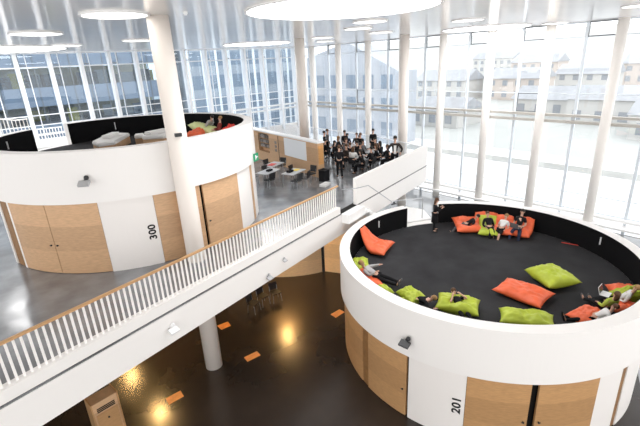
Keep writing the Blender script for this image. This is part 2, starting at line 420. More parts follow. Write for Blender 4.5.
# ------------------------------------------------------------------ lower drum seen under the slab
lo = thing('lower_drum', 'curved wood-clad drum wall under the upper floor', 'round room', (14.5, 19.6, 0))
obj('wood_cladding', arc(bmesh.new(), (0, 0), 4.60, 4.72, 170, 252, 0, 3.45), M['wood_lit'], lo)
obj('end_wall', BX(-.05, .05, -.62, .62, 0, 3.45, mtx=Matrix.Translation((-.98, -5.08, 0)) @ Matrix.Rotation(R(28), 4, 'Z')), M['wood_lit'], lo)

# ------------------------------------------------------------------ facades
nwin = [0]
def right_bay(y0, y1, vent_low):
    nwin[0] += 1
    t = tag(bpy.data.objects.new('window_%d' % nwin[0], None), 'tall glazed bay %d of the bright right facade counted from the corner' % nwin[0], 'window', None, 'structure'); C.objects.link(t)
    t.location = (FW, y0, 0); W = y1 - y0
    f = bmesh.new()
    for z0, z1, d in ((.98, 1.05, .06), (2.02, 2.07, .05), (8.03, 8.09, .07), (11.17, 11.23, .06), (11.93, 12.0, .06)):
        bx(f, -.02, d, 0, W, z0, z1)
    bx(f, -.06, .08, W / 2 - .08, W / 2 + .08, 0, FH)
    bx(f, -.03, .08, W * .07, W * .07 + .06, 0, FH)
    obj('frame', f, M['framec'], t)
    b = bmesh.new(); bx(b, -.34, -.02, 0, W, 6.74, 6.88); bx(b, -.34, -.02, 0, W, 6.36, 6.52); obj('beam', b, M['beamc'], t)
    v = bmesh.new()
    def ring(y0, y1, z0, z1, w):
        bx(v, -.05, .05, y0, y1, z0, z0 + w); bx(v, -.05, .05, y0, y1, z1 - w, z1); bx(v, -.05, .05, y1 - w * 1.6, y1, z0, z1)
    ring(.3, W / 2 - .02, 11.2, 11.98, .05)
    if vent_low: ring(.3, W / 2 - .02, 6.9, 8.07, .05)
    obj('vent_frame', v, M['dgrey'], t)
    obj('glass', BX(.0, .012, 0, W, 0, FH), M['glass'], t)
cols = [FL - .06] + [18 + 3.6 * k for k in (4, 3, 2, 1, 0, -1, -2, -3, -4, -5, -6, -7)]
for i in range(len(cols) - 1):
    right_bay(cols[i + 1], cols[i], i in (6, 2))
nthr = 0
for y in cols[1:]:
    nthr += 1
    c = struct('column', disc(bmesh.new(), (28.02, y), .27, 0, FH, 24), M['cream'], 'slim cream facade column %d along the right windows counted from the corner' % nthr, 'column')
    for p in c.data.polygons: p.use_smooth = abs(p.normal.z) < .5
struct('trim_4', bx(bx(bmesh.new(), 27.62, 28.45, -8, 34.1, .50, .62), 28.2, 28.45, -8, 34.1, .8, .95), M['whiteg'], 'white ledge at the foot of the right windows', 'trim')

nl = 0
def left_bay(x0, x1):
    global nl
    nl += 1; nwin[0] += 1
    t = tag(bpy.data.objects.new('window_%d' % nwin[0], None), 'narrow glazed bay %d of the finned left facade counted from the corner' % nl, 'window', None, 'structure'); C.objects.link(t)
    t.location = (x0, FL, 0); W = x1 - x0
    f = bmesh.new()
    for z0, z1 in ((8.03, 8.09), (11.07, 11.14), (7.38, 7.44), (5.5, 5.56), (11.93, 12)):
        bx(f, 0, W, -.05, .02, z0, z1)
    bx(f, W * .30, W * .30 + .05, -.04, .04, 4.46, FH)
    obj('frame', f, M['fin'], t)
    fin = bmesh.new(); bx(fin, -.10, .10, -.55, .02, 4.46, FH); obj('fin', fin, M['fin'], t)
    b = bmesh.new(); bx(b, .12, W - .12, -.30, -.06, 6.74, 6.86); bx(b, .12, W - .12, -.30, -.06, 6.38, 6.5); obj('beam', b, M['whiteg'], t)
    v = bmesh.new(); bx(v, .12, .20, -.06, .03, 11.2, 11.93); bx(v, .12, W * .3, -.06, .03, 11.2, 11.26); obj('vent_frame', v, M['dgrey'], t)
    obj('glass', BX(0, W, 0, .012, 4.46, FH), M['glassl'], t)
x = 27.04
xs = [28.44]
while x > -9: xs.append(x); x -= 1.885
for i in range(len(xs) - 1): left_bay(xs[i + 1], xs[i])
struct('wall_left', BX(-14, 28.4, 34.0, 34.2, 3.0, 4.9), M['white'], 'low white sill wall below the left facade windows', 'wall')
struct('wall_corner', BX(28.2, 28.7, 34.0, 34.6, 0, FH), M['fin'], 'white corner post where the two facades meet', 'wall')

# ------------------------------------------------------------------ ceiling lamps
def lamp(x, y, r, label, big=False, grp=None):
    t = thing('skylight' if big else 'ceiling_lamp', label, 'skylight' if big else 'ceiling lamp', (x, y, FH), 0)
    obj('rim', arc(bmesh.new(), (0, 0), r, r + (.07 if big else .05), 0, 360, -.05, 0, 5), M['whiteg'], t)
    obj('diffuser', disc(bmesh.new(), (0, 0), r, -.03, -.005, 72), M['sky'] if big else M['lamp'], t)
lamp(9.39, 9.42, 2.73, 'huge round skylight overhead at the top of the view', True)
lamp(25.2, 13.4, 2.4, 'large round skylight close to the right windows', True)
lamp(17.95, 26.6, 2.3, 'large round skylight near the left facade, behind the thick column', True)
lamp(3.0, 29.0, 3.3, 'large round skylight at the far left above drum 300', True)
for x, y, l in ((4.07, 12.46, 'biggest looking round ceiling lamp, beside the thick column'), (3.26, 18.52, 'round ceiling lamp above the left end of drum 300'), (5.78, 25.84, 'round ceiling lamp third from the left, close to the left windows'),
                (8.11, 22.37, 'round ceiling lamp just left of the thick column, near the windows'), (13.61, 12.12, 'round ceiling lamp right under the huge skylight, front of its trio'), (15.83, 14.86, 'round ceiling lamp behind the front one of the trio, on the left'),
                (19.8, 16.8, 'round ceiling lamp of the trio under the huge skylight, on the right'), (18.13, 10.48, 'round ceiling lamp alone between the huge skylight and right windows'), (18.9, 20.8, 'round ceiling lamp over the storage wall, beside the middle column'),
                (22.53, 24.48, 'farthest round ceiling lamp, behind the middle column near the corner'), (26.9, 10.2, 'round ceiling lamp hard against the right windows'), (20.3, 4.7, 'round ceiling lamp at the upper right edge of the view')):
    lamp(x, y, .65 if x > 4.1 else .8, l)
s = tag(obj('smoke_detector', disc(disc(bmesh.new(), (0, 0), .06, -.05, 0, 16), (0, 0), .04, -.08, -.05, 16), M['white_p']), 'tiny white smoke detector on the ceiling right of the thick column', 'detector')
s.location = (5.59, 11.55, FH)
for x, y, l in ((11.03, 15.93, 'warm downlight under the upper floor, above the dim chairs'), (3.63, 18.93, 'warm downlight deep under the upper floor at the left'), (3.74, 15.60, 'warm downlight under the upper floor behind the short column')):
    t = thing('downlight', l, 'lamp', (x, y, 3.55))
    obj('trim_ring', arc(bmesh.new(), (0, 0), .2, .24, 0, 360, -.03, 0, 10), M['steel'], t); obj('diffuser', disc(bmesh.new(), (0, 0), .2, -.02, -.004, 24), M['warm'], t)

# ------------------------------------------------------------------ lower floor bits
for pts, l in (([(3.21, 12.24), (3.74, 12.24), (3.71, 11.90), (3.17, 11.90)], 'orange floor plate in the dark floor at the far left of the four'), ([(6.28, 12.15), (6.84, 12.1), (6.81, 11.80), (6.24, 11.84)], 'orange floor plate in the dark floor in front of the short column'),
               ([(10.60, 11.87), (11.15, 11.87), (11.17, 11.54), (10.58, 11.52)], 'orange floor plate in the dark floor close to drum 201'), ([(6.57, 14.79), (7.07, 14.72), (7.0, 14.36), (6.55, 14.38)], 'orange floor plate beside the foot of the short column')):
    cx = sum(p[0] for p in pts) / 4; cy = sum(p[1] for p in pts) / 4
    o = tag(obj('floor_plate', prism(bmesh.new(), [(p[0] - cx, p[1] - cy) for p in pts], 0.0, .012), M['inset']), l, 'floor plate'); o.location = (cx, cy, 0)
cab = thing('wooden_cabinet', 'tall wooden cabinet with vent slots under the white floor edge', 'cabinet', (1.32, 11.45, 0), R(6))
obj('body', BX(-.33, .33, -.20, .25, 0, 1.93), M['woodb'], cab)
obj('side_panel', BX(-.37, -.335, -.22, .27, 0, 1.96), M['wood'], cab); obj('side_panel', BX(.335, .37, -.22, .27, 0, 1.96), M['wood'], cab)
k = bmesh.new()
for i in range(3): bx(k, -.24, .25, -.215, -.20, 1.60 + i * .055, 1.63 + i * .055)
obj('vent', k, M['dark'], cab)
dd = obj('door', BX(-.29, .29, -.225, -.201, .05, 1.54), M['wood'], cab)
obj('knob', ell(bmesh.new(), (0, -.25, 1.32), (.025, .03, .025)), M['blackp'], dd)

# ------------------------------------------------------------------ storage wall behind drum 300
wd = Vector((.84, 7.46, 0)).normalized(); wa = math.atan2(wd.y, wd.x)
sw = thing('storage_wall', 'long wooden storage wall with whiteboard and open shelves', 'storage wall', (14.9, 17.14, F3), wa)
# local x runs along the wall away from its near end, local -y ... faces the drum side (+y is the drum side)
k = bmesh.new(); bx(k, .02, 5.55, -.42, 0, 0, 1.93); bx(k, 7.05, 8.6, -.42, 0, 0, 1.93); bx(k, 5.55, 7.05, -.42, -.30, 0, 1.93); bx(k, 5.55, 7.05, -.30, 0, 0, .62); bx(k, 5.55, 7.05, -.30, 0, 1.84, 1.93)
obj('body', k, M['woodb'], sw)
obj('top_cap', BX(-.02, 8.6, -.46, .03, 1.93, 2.01), M['whiteg'], sw)
obj('end_niche', BX(-.012, .02, -.36, -.06, .75, 1.8), M['woodo'], sw)['label'] = 'orange end panel'
wb = obj('whiteboard', BX(1.15, 3.58, 0, .02, .80, 1.88), M['board'], sw)
for z in (.9, 1.2, 1.5):
    sh = obj('shelf', BX(5.57, 7.03, -.29, -.005, z, z + .03), M['wood'], sw)
    k = bmesh.new(); u = 5.62
    random.seed(int(z * 10))
    while u < 6.95:
        w = random.uniform(.03, .09)
        if random.random() < .72: bx(k, u, u + w, -.27, -.06, z + .03, z + .03 + random.uniform(.16, .25))
        u += w + .005
    obj('books', k, M['shelfp'], sh)
k = bmesh.new(); bx(k, 4.30, 4.36, 0, .006, .3, 1.88); obj('door_gap', k, M['dark'], sw)
k = bmesh.new()
for z in (.85, 1.1, 1.35): bx(k, 4.55, 4.8, 0, .01, z, z + .16)
obj('notice', k, M['shelfp'], sw)

# ------------------------------------------------------------------ bean bags
def bag(name, label, x, y, z, ang, L, W, T, m, lift=0, seed=0, curl=0.0, dent=0.0, grp=None, pinch=0.0):
    """pillow shaped bag: local y runs along its length, far end (+y) lifted by `lift` against a wall"""
    N, K = 30, 24
    bm = bmesh.new(); rows = {}
    off = Vector((seed * 7.3, seed * 3.1, 0))
    def shape(u, v, side):
        e = max(0, (1 - abs(u) ** 2.6) * (1 - abs(v) ** 3.0)) ** .55
        wx = W / 2 * (1 - .10 * (1 - v * v) * abs(u)) * (1 + .05 * noise.noise(Vector((v * 1.5, u, seed))))
        px = u * wx * (1 - .04 * (v + 1)); py = v * L / 2 * (1 - .07 * (1 - u * u))
        cr = noise.noise(Vector((u * 1.6, v * 2.0, 0)) + off) * .5 + noise.noise(Vector((u * 4.5 + v * 2.2, v * 3.6 - u, 2)) + off) * .32 + abs(noise.noise(Vector((u * 7 - v * 5, v * 5, 4)) + off)) * .20
        mid = .5 * T
        pz = mid + side * T * .5 * e * (1 + (.8 * cr if side > 0 else .05 * cr)) + (0 if side < 0 else .03 * cr * e)
        if side > 0 and dent: pz -= dent * math.exp(-((u / .5) ** 2 + ((v + .05) / .45) ** 2))
        s = max(0, (v + .15) / 1.15)
        pz += lift * s ** 1.4
        py -= lift * .28 * s ** 2
        pz += curl * max(0, abs(u) - .6) * T
        px *= 1 - pinch * s ** 1.2
        if side < 0: pz = max(pz, .004)
        return Vector((px, py, max(pz, .004 if side < 0 else .006)))
    for side in (1, -1):
        for i in range(N + 1):
            for j in range(K + 1):
                if side == -1 and (i in (0, N) or j in (0, K)): rows[(side, i, j)] = rows[(1, i, j)]; continue
                v = -1 + 2 * i / N; u = -1 + 2 * j / K
                rows[(side, i, j)] = bm.verts.new(shape(u, v, side))
    for side in (1, -1):
        for i in range(N):
            for j in range(K):
                f = [rows[(side, i, j)], rows[(side, i, j + 1)], rows[(side, i + 1, j + 1)], rows[(side, i + 1, j)]]
                try: bm.faces.new(f if side > 0 else f[::-1])
                except ValueError: pass
    o = obj(name, bm, m, None, True); o.location = (x, y, z); o.rotation_euler = (0, 0, R(ang) - PI / 2)
    return tag(o, label, 'bean bag', grp)
ZD = 3.03
GO, GL = 'orange bean bags on the 201 deck', 'lime bean bags on the 201 deck'
bag('bean_bag', 'empty orange bean bag slumped against the black lining below a white wall light', 12.06, 10.62, ZD, 110, 1.45, 1.4, .42, M['orange'], .78, 1, grp=GO, pinch=.66)
bag('bean_bag', 'empty orange bean bag lying flat in the middle of the charcoal deck', 12.62, 4.68, ZD, 90, 1.58, 1.2, .40, M['orange'], 0, 2, grp=GO)
bag('bean_bag', 'empty lime bean bag lying beside the flat orange one mid deck', 14.15, 4.40, ZD, 60, 1.32, 1.25, .55, M['lime'], 0, 3, grp=GL)
bag('bean_bag', 'empty lime bean bag against the near rim in front of the flat orange one', 11.2, 3.95, ZD, 118, 1.5, .85, .42, M['lime'], 0, 4, grp=GL)
bag('bean_bag', 'orange bean bag under the person lying at the left rim', 9.92, 9.15, ZD, 64, 1.7, .8, .34, M['orange'], 0.05, 5, grp=GO)
bag('bean_bag', 'lime bean bag behind the head of the person lying at the left rim', 10.30, 9.72, ZD, 50, .95, .75, .42, M['lime'], .12, 6, grp=GL)
bag('bean_bag', 'small visible lime bean bag tip by the feet of the person at the left rim', 9.66, 8.05, ZD, 70, .6, .5, .30, M['lime'], 0, 7, grp=GL)
bag('bean_bag', 'lime bean bag on the left side of the black-shirted person at the near rim', 9.97, 7.15, ZD, 75, .85, .7, .40, M['lime'], 0, 8, grp=GL)
bag('bean_bag', 'lime bean bag wrapped around the person curled up at the near rim', 10.44, 5.74, ZD, 116, 1.3, .95, .50, M['lime'], 0.05, 9, dent=.2, grp=GL)
bag('bean_bag', 'orange bean bag under the black-trousered legs at the near right rim', 12.60, 2.82, ZD, 165, 1.0, .75, .36, M['orange'], 0, 10, grp=GO)
bag('bean_bag', 'orange bean bag at the right edge of the view behind the lime one', 14.78, 2.28, ZD, -60, 1.2, .8, .42, M['orange'], .05, 11, grp=GO)
bag('bean_bag', 'lime bean bag beside the white laptop at the right edge of the view', 14.5, 2.22, ZD, -35, 1.1, .6, .5, M['lime'], .1, 12, grp=GL)
bag('bean_bag', 'orange bean bag in the dark corner below the lime one at the right edge', 13.75, 2.05, ZD, -75, .8, .7, .4, M['orange'], 0, 18, grp=GO)
bag('bean_bag', 'orange bean bag first from the left in the group by the far wall', 16.62, 8.95, ZD, 45, 1.4, 1.25, .40, M['orange'], .16, 13, dent=.14, grp=GO)
bag('bean_bag', 'lime bean bag in the middle of the group by the far wall', 16.9, 8.12, ZD, 30, 1.45, .85, .36, M['lime'], .42, 14, grp=GL)
bag('bean_bag', 'orange bean bag propped upright behind the lime one by the far wall', 17.45, 8.5, ZD, 30, .8, 1.3, .40, M['orange'], .40, 15, grp=GO, pinch=.2)
bag('bean_bag', 'orange bean bag under the person in the white shirt by the far wall', 17.35, 7.68, ZD, 15, 1.35, 1.1, .42, M['orange'], .40, 16, dent=.10, grp=GO, pinch=.3)
bag('bean_bag', 'orange bean bag last on the right of the group, under the laptop user', 17.62, 6.93, ZD, 5, 1.3, 1.05, .42, M['orange'], .42, 17, dent=.10, grp=GO, pinch=.3)
o = tag(obj('pole', bar(bmesh.new(), (-.36, 0, .02), (.36, 0, .02), .018), M['red']), 'thin red stick lying on the charcoal deck by the right lining', 'stick'); o.location = (17.92, 5.02, ZD); o.rotation_euler = (0, 0, R(-78))
ZB = 7.5
bag('bean_bag', 'orange bean bag at the left of the people lounging on deck 300', 8.62, 18.3, ZB, 40, 1.1, .85, .40, M['orange'], .1, 21)
bag('bean_bag', 'pale lime bean bag propped on the lining of deck 300', 9.15, 18.5, ZB, 100, 1.9, .8, .50, M['pale'], .3, 22)
bag('bean_bag', 'red bean bag at the right tip of deck 300', 9.35, 16.75, ZB, 10, .8, .6, .5, M['red'], .3, 23)

# ------------------------------------------------------------------ people
def skin_mesh(verts, edges, radii, root=0, sub=1):
    me = bpy.data.meshes.new('figure'); me.from_pydata([tuple(v) for v in verts], edges, [])
    o = bpy.data.objects.new('tmp_figure', me); C.objects.link(o)
    sk = o.modifiers.new('skin', 'SKIN'); sk.use_smooth_shade = True; sk.branch_smoothing = .3
    for i, r in enumerate(radii):
        me.skin_vertices[0].data[i].radius = (r, r) if not isinstance(r, tuple) else r
        me.skin_vertices[0].data[i].use_root = (i == root)
    ss = o.modifiers.new('sub', 'SUBSURF'); ss.levels = sub; ss.render_levels = sub
    bpy.context.view_layer.update()
    dg = bpy.context.evaluated_depsgraph_get()
    out = bpy.data.meshes.new_from_object(o.evaluated_get(dg))
    bpy.data.objects.remove(o); bpy.data.meshes.remove(me)
    for p in out.polygons: p.use_smooth = True
    return out

def person(label, loc, rotz, pel=.975, lean=0, thigh=(4, -4), shank=(4, -4), spread=.02, arms=None, top='cblack', legs='cblack', shoes='blackp', hair='hairb',
           longhair=False, s=1.0, roll=0.0, headpitch=0, coat=None, short=False, bare=False, group=None):
    """facing local +Y. lean: torso backwards from vertical (deg); thigh/shank: forward from straight down (deg)."""
    t = thing('person', label, 'person', loc, rotz, group); t.scale = (s, s, s)
    V, E, Rr = [], [], []
    def add(p, r, par=None):
        V.append(Vector(p)); Rr.append(r)
        if par is not None: E.append((par, len(V) - 1))
        return len(V) - 1
    l = R(lean); up = Vector((0, -math.sin(l), math.cos(l)))
    pelv = Vector((0, 0, pel))
    P = add(pelv, (.125, .10)); sp = add(pelv + up * .20, (.12, .09), P); ch = add(pelv + up * .38, (.14, .10), sp); nb = add(pelv + up * .51, .07, ch)
    hl = R(lean * .45 - headpitch); hup = Vector((0, -math.sin(hl), math.cos(hl))); hfw = Vector((0, math.cos(hl), math.sin(hl)))
    nk = add(pelv + up * .56 + hup * .02, .052, nb)
    hb = pelv + up * .56 + hup * .09; hc = hb + hup * .09 + hfw * .015
    a_ = add(hb + hfw * .02, .068, nk); b_ = add(hc, (.083, .093), a_); c_ = add(hc + hup * .085, .066, b_)
    add(hc + hfw * .105 - hup * .02, .014, b_)                       # nose
    ids = {}
    for k, sd in enumerate((-1, 1)):
        h = pelv + Vector((sd * .09, 0, -.04)); H = add(h, .088, P)
        a = R(thigh[k]); kn = h + Vector((sd * spread * 2, math.sin(a), -math.cos(a))).normalized() * .43; K = add(kn, .062, H)
        b = R(shank[k]); ak = kn + Vector((0, math.sin(b), -math.cos(b))) * .42; A = add(ak, .042, K)
        fd = Vector((sd * .15, math.cos(b), math.sin(b))).normalized(); fdn = fd * .17 + Vector((0, -math.sin(b), -math.cos(b))) * -.0
        T = add(ak + fd * .15 + Vector((0, math.sin(b), -math.cos(b))) * .04, .034, A)
        ids['leg', k] = (H, K, A, T, h, kn, ak, fd, b)
    if arms is None: arms = (((-.10, .0, -1), (.0, .2, -1)), ((.10, .0, -1), (.0, .2, -1)))
    for k, sd in enumerate((-1, 1)):
        shp = pelv + up * .46 + Vector((sd * .175, 0, 0)); S_ = add(shp, .062, ch)
        el = shp + Vector(arms[k][0]).normalized() * .29; El = add(el, .043, S_)
        fdir = Vector(arms[k][1]).normalized(); wr = el + fdir * .25; Wr = add(wr, .030, El)
        pm = wr + fdir * .07; Pm = add(pm, .034, Wr)
        side = fdir.cross(Vector((0, 0, 1))); side = side.normalized() if side.length > .1 else Vector((1, 0, 0))
        nrm = side.cross(fdir).normalized()
        for q, (o_, ln) in enumerate(((-.03, .062), (-.01, .075), (.01, .07), (.03, .055))):
            m1 = add(pm + side * o_ * 1.1 + fdir * .04, .010, Pm)
            add(pm + side * o_ * 1.2 + fdir * (.04 + ln * .6) - nrm * .02, .008, m1)
        th = add(wr + fdir * .035 + side * .045 * -sd, .011, Pm); add(wr + fdir * .075 + side * .06 * -sd - nrm * .015, .009, th)
        ids['arm', k] = (S_, El, Wr, shp, el, wr, fdir)
    me = skin_mesh(V, E, Rr, P); me.name = 'body'
    body = link('body', me, M['skin'], t)
    # clothing follows the body
    def garment(name, chain, edges, m, sub=1):
        vv = [V[i] for i, r in chain]; mp = {i: n for n, (i, r) in enumerate(chain)}
        gm = skin_mesh(vv, [(mp[a], mp[b]) for a, b in edges], [r for i, r in chain], 0, sub); gm.name = name
        return link(name, gm, M[m], t)
    S0, E0, W0 = ids['arm', 0][:3]; S1, E1_, W1 = ids['arm', 1][:3]
    if bare:
        V.append(V[S0].lerp(V[E0], .75)); x0 = len(V) - 1; V.append(V[S1].lerp(V[E1_], .75)); x1 = len(V) - 1
        garment('shirt', [(P, (.142, .118)), (sp, (.138, .108)), (ch, (.158, .118)), (nb, .082), (S0, .078), (x0, .062), (S1, .078), (x1, .062)], [(P, sp), (sp, ch), (ch, nb), (ch, S0), (S0, x0), (ch, S1), (S1, x1)], top)
    else:
        garment('jacket' if coat else 'shirt', [(P, (.145, .12)), (sp, (.14, .11)), (ch, (.16, .12)), (nb, .084), (S0, .08), (E0, .058), (W0, .043), (S1, .08), (E1_, .058), (W1, .043)],
                [(P, sp), (sp, ch), (ch, nb), (ch, S0), (S0, E0), (E0, W0), (ch, S1), (S1, E1_), (E1_, W1)], top)
    L0, L1 = ids['leg', 0], ids['leg', 1]
    if short:
        garment('shorts', [(P, (.138, .112)), (L0[0], .102), (L0[1], .085), (L1[0], .102), (L1[1], .085)], [(P, L0[0]), (L0[0], L0[1]), (P, L1[0]), (L1[0], L1[1])], legs)
    else:
        garment('trousers', [(P, (.138, .112)), (L0[0], .100), (L0[1], .076), (L0[2], .056), (L1[0], .100), (L1[1], .076), (L1[2], .056)],
                [(P, L0[0]), (L0[0], L0[1]), (L0[1], L0[2]), (P, L1[0]), (L1[0], L1[1]), (L1[1], L1[2])], legs)
    if coat == 'long':
        bm = bmesh.new(); n = 20; rings = []
        for z_, rx, ry in ((pel + .08, .155, .13), (pel - .1, .18, .15), (pel - .45, .22, .18)):
            rings.append([bm.verts.new((rx * math.cos(2 * PI * i / n), ry * math.sin(2 * PI * i / n), z_)) for i in range(n)])
        for a, b in zip(rings, rings[1:]):
            for i in range(n): bm.faces.new((a[i], a[(i + 1) % n], b[(i + 1) % n], b[i]))
        g = obj('coat_skirt', bm, M[top], t, True); g.modifiers.new('t', 'SOLIDIFY').thickness = .012
    for k in (0, 1):
        _, _, _, _, h, kn, ak, fd, b = ids['leg', k]
        dn = Vector((0, math.sin(b), -math.cos(b)))
        zax = -dn; yax = fd; xax = yax.cross(zax).normalized(); yax = zax.cross(xax)
        mt = Matrix((xax, yax, zax)).transposed().to_4x4()
        bm = ell(bmesh.new(), ak + fd * .075 + dn * .04, (.048, .135, .038), 12, 8, mt)
        obj('shoe', bm, M[shoes], t, True)
    mt = Matrix((Vector((1, 0, 0)), hfw, hup)).transposed().to_4x4()
    bm = bmesh.new(); ell(bm, hc + hup * .045 - hfw * .022, (.098, .108, .098), 14, 10, mt)
    if longhair:
        ell(bm, hc - hup * .08 - hfw * .06, (.095, .06, .17), 12, 8, mt)
    obj('hair', bm, M[hair], t, True)
    ey = bmesh.new()
    for sd in (-1, 1): ell(ey, hc + hfw * .088 + Vector((sd * .032, 0, 0)), (.012, .008, .009), 8, 6, mt)
    obj('eyes', ey, M['hairk'], t)
    mo = ell(bmesh.new(), hc + hfw * .088 - hup * .07, (.022, .008, .006), 8, 6, mt); obj('mouth', mo, M['cred'], t)
    er = bmesh.new()
    for sd in (-1, 1): ell(er, hc + Vector((sd * .088, 0, 0)) - hup * .01, (.012, .022, .032), 8, 6, mt)
    obj('ears', er, M['skin'], t)
    return t, ids

def box_part(name, label, cat, loc, rot, dims, m, parts=None):
    t = tag(obj(name, BX(-dims[0] / 2, dims[0] / 2, -dims[1] / 2, dims[1] / 2, 0, dims[2]), m), label, cat); t.location = loc; t.rotation_euler = rot
    return t
def laptop(label, loc, rotz, m):
    t = thing('laptop', label, 'laptop', loc, R(rotz))
    obj('keyboard_base', BX(-.17, .17, -.12, .12, 0, .018), m, t)
    obj('lid', BX(-.17, .17, 0, .012, 0, .23, mtx=Matrix.Translation((0, .12, .018)) @ Matrix.Rotation(R(-15), 4, 'X')), m, t)
    obj('display', BX(-.155, .155, -.004, 0, .015, .215, mtx=Matrix.Translation((0, .12, .018)) @ Matrix.Rotation(R(-15), 4, 'X')), M['screen'], t)
    return t
def face(dx, dy): return math.atan2(dy, dx) - PI / 2
BENT = (((-.2, .45, -.9), (.35, .9, .25)), ((.2, .45, -.9), (-.35, .9, .25)))
LAP = (((-.25, .35, -.9), (.25, 1, -.1)), ((.25, .35, -.9), (-.25, 1, -.1)))

# standing on the deck of 201, looking at a phone
person('person in a long black coat standing alone by the gap of the 201 deck', (15.45, 9.92, ZD), face(.744, -.667), arms=(((-.1, .35, -1), (.3, .8, .55)), ((.1, .35, -1), (-.3, .8, .55))), top='cblack', legs='cblack', hair='hairb', longhair=True, s=.88, coat='long', headpitch=18)
# group by the far wall
person('person in dark clothes sunk in the first orange bean bag by the far wall', (16.45, 8.95, ZD + .02), face(-.5, .6), pel=.36, lean=62, thigh=(80, 75), shank=(40, 30), arms=BENT, top='cblack', legs='cgrey', hair='hairk', s=.86)
person('person in black leaning on the lime bean bag by the far wall', (16.68, 7.92, ZD + .02), face(-.6, -.6), pel=.38, lean=50, thigh=(72, 66), shank=(20, 15), arms=LAP, top='cblack', legs='cblack', hair='hairb', s=.9)
person('person in a white shirt lounging between black-clad ones by the far wall', (16.88, 7.52, ZD + .02), face(-1, -.05), pel=.36, lean=54, thigh=(76, 70), shank=(18, 10), arms=LAP, top='cwhite', legs='cblack', hair='hairl', bare=True, short=True, s=.9)
person('person in black T-shirt and jeans using a laptop on the last orange bean bag', (17.28, 6.96, ZD + .02), face(-1, -.1), pel=.43, lean=36, thigh=(66, 66), shank=(4, 4), spread=.12, arms=LAP, top='cblack', legs='cnavy', shoes='white_p', hair='hairk', bare=True, s=.97)
laptop('dark laptop on the knees of the person on the last orange bean bag', (16.93, 6.93, ZD + .55), 90, M['cgrey'])
# left rim: one person lying along it
person('person lying on an orange bean bag at the left rim in black trousers', (10.08, 8.72, ZD + .04), face(.35, -.95), pel=.30, lean=68, thigh=(84, 78), shank=(76, 84), arms=(((-.3, .6, .1), (.4, .8, .5)), ((.3, .6, -.2), (-.4, .8, .5))), top='clgrey', legs='cblack', shoes='cgrey', hair='hairl', s=.95)
# near rim
person('person in black shirt lying beside the lime bean bag at the near rim', (9.86, 6.86, ZD + .03), face(-.2, .9), pel=.26, lean=82, thigh=(85, 80), shank=(60, 60), arms=(((-.5, -.3, -.2), (.1, -.9, .3)), ((.5, -.3, -.2), (-.2, -.9, .2))), top='cblack', legs='clime', hair='hairl', s=.85)
person('person curled up in the lime bean bag at the near rim, arms folded', (10.30, 5.55, ZD + .08), face(-.55, -.8), pel=.24, lean=74, thigh=(90, 85), shank=(60, 55), arms=(((-.3, .5, .2), (.5, -.6, .3)), ((.3, .6, .1), (-.4, -.5, .4))), top='cblack', legs='cblack', hair='hairb', bare=True, s=.85)
# near right rim
person('person stretched out at the near right rim, black shoes pointing to the lime bags', (12.45, 2.62, ZD + .04), face(-.5, .85), pel=.30, lean=58, thigh=(84, 78), shank=(76, 80), arms=BENT, top='cwhite', legs='cblack', shoes='cblack', hair='hairb', s=.85)
person('person in lime top, long brown hair, back turned at the near right rim', (13.25, 2.56, ZD + .04), face(.55, .8), pel=.32, lean=34, thigh=(88, 80), shank=(70, 72), arms=LAP, top='clime', legs='cblack', shoes='cgrey', hair='hairb', longhair=True, s=.88)
person('person in white with a white laptop beside the lime bean bag at the right edge', (13.9, 2.40, ZD + .04), face(-.1, 1), pel=.36, lean=44, thigh=(80, 74), shank=(60, 60), arms=LAP, top='cwhite', legs='cblack', hair='hairl', s=.86)
laptop('white laptop held by the person at the right edge of the deck', (13.86, 2.72, ZD + .38), 0, M['white_p'])
# deck 300
person('person in pale clothes stretched on the pale lime bean bag on deck 300', (9.22, 18.55, ZB + .2), face(-.3, .9), pel=.34, lean=55, thigh=(80, 75), shank=(60, 60), arms=BENT, top='clgrey', legs='cblack', hair='hairk', s=.85)
person('person in a red-brown top with fair hair sitting on deck 300', (9.25, 17.45, ZB + .02), face(-.9, .3), pel=.30, lean=15, thigh=(85, 80), shank=(60, 60), arms=LAP, top='cred', legs='cblack', hair='hairl', s=.85)

# upper floor: man at parapet, walker
mp = edge(18.55, -.95, F3)
person('man with glasses in a dark jacket over white shirt leaning on the white parapet', tuple(mp), face(-.77, -.63), arms=(((-.6, .1, -.8), (.25, .6, -.45)), ((.6, .1, -.8), (-.25, .6, -.45))), top='cdark', legs='cblack', hair='hairk', lean=-4, coat='short', s=1.15)
sh = tag(obj('shirt_front', bx(bmesh.new(), -.06, .06, .0, .012, 0, .42), M['cwhite']), 'tmp', 'clothing')
sh.parent = [o for o in bpy.data.objects if o.get('label', '').startswith('man with glasses')][0]; sh.location = (0, .150, .98); sh.rotation_euler = (R(-4), 0, 0)
del sh['label'], sh['category']
person('person in black walking alone across the upper floor towards the crowd', (15.62, 16.2, F3), face(.6, .75), thigh=(14, -14), shank=(8, -22), top='cblack', legs='cblack', hair='hairb', s=1.0)

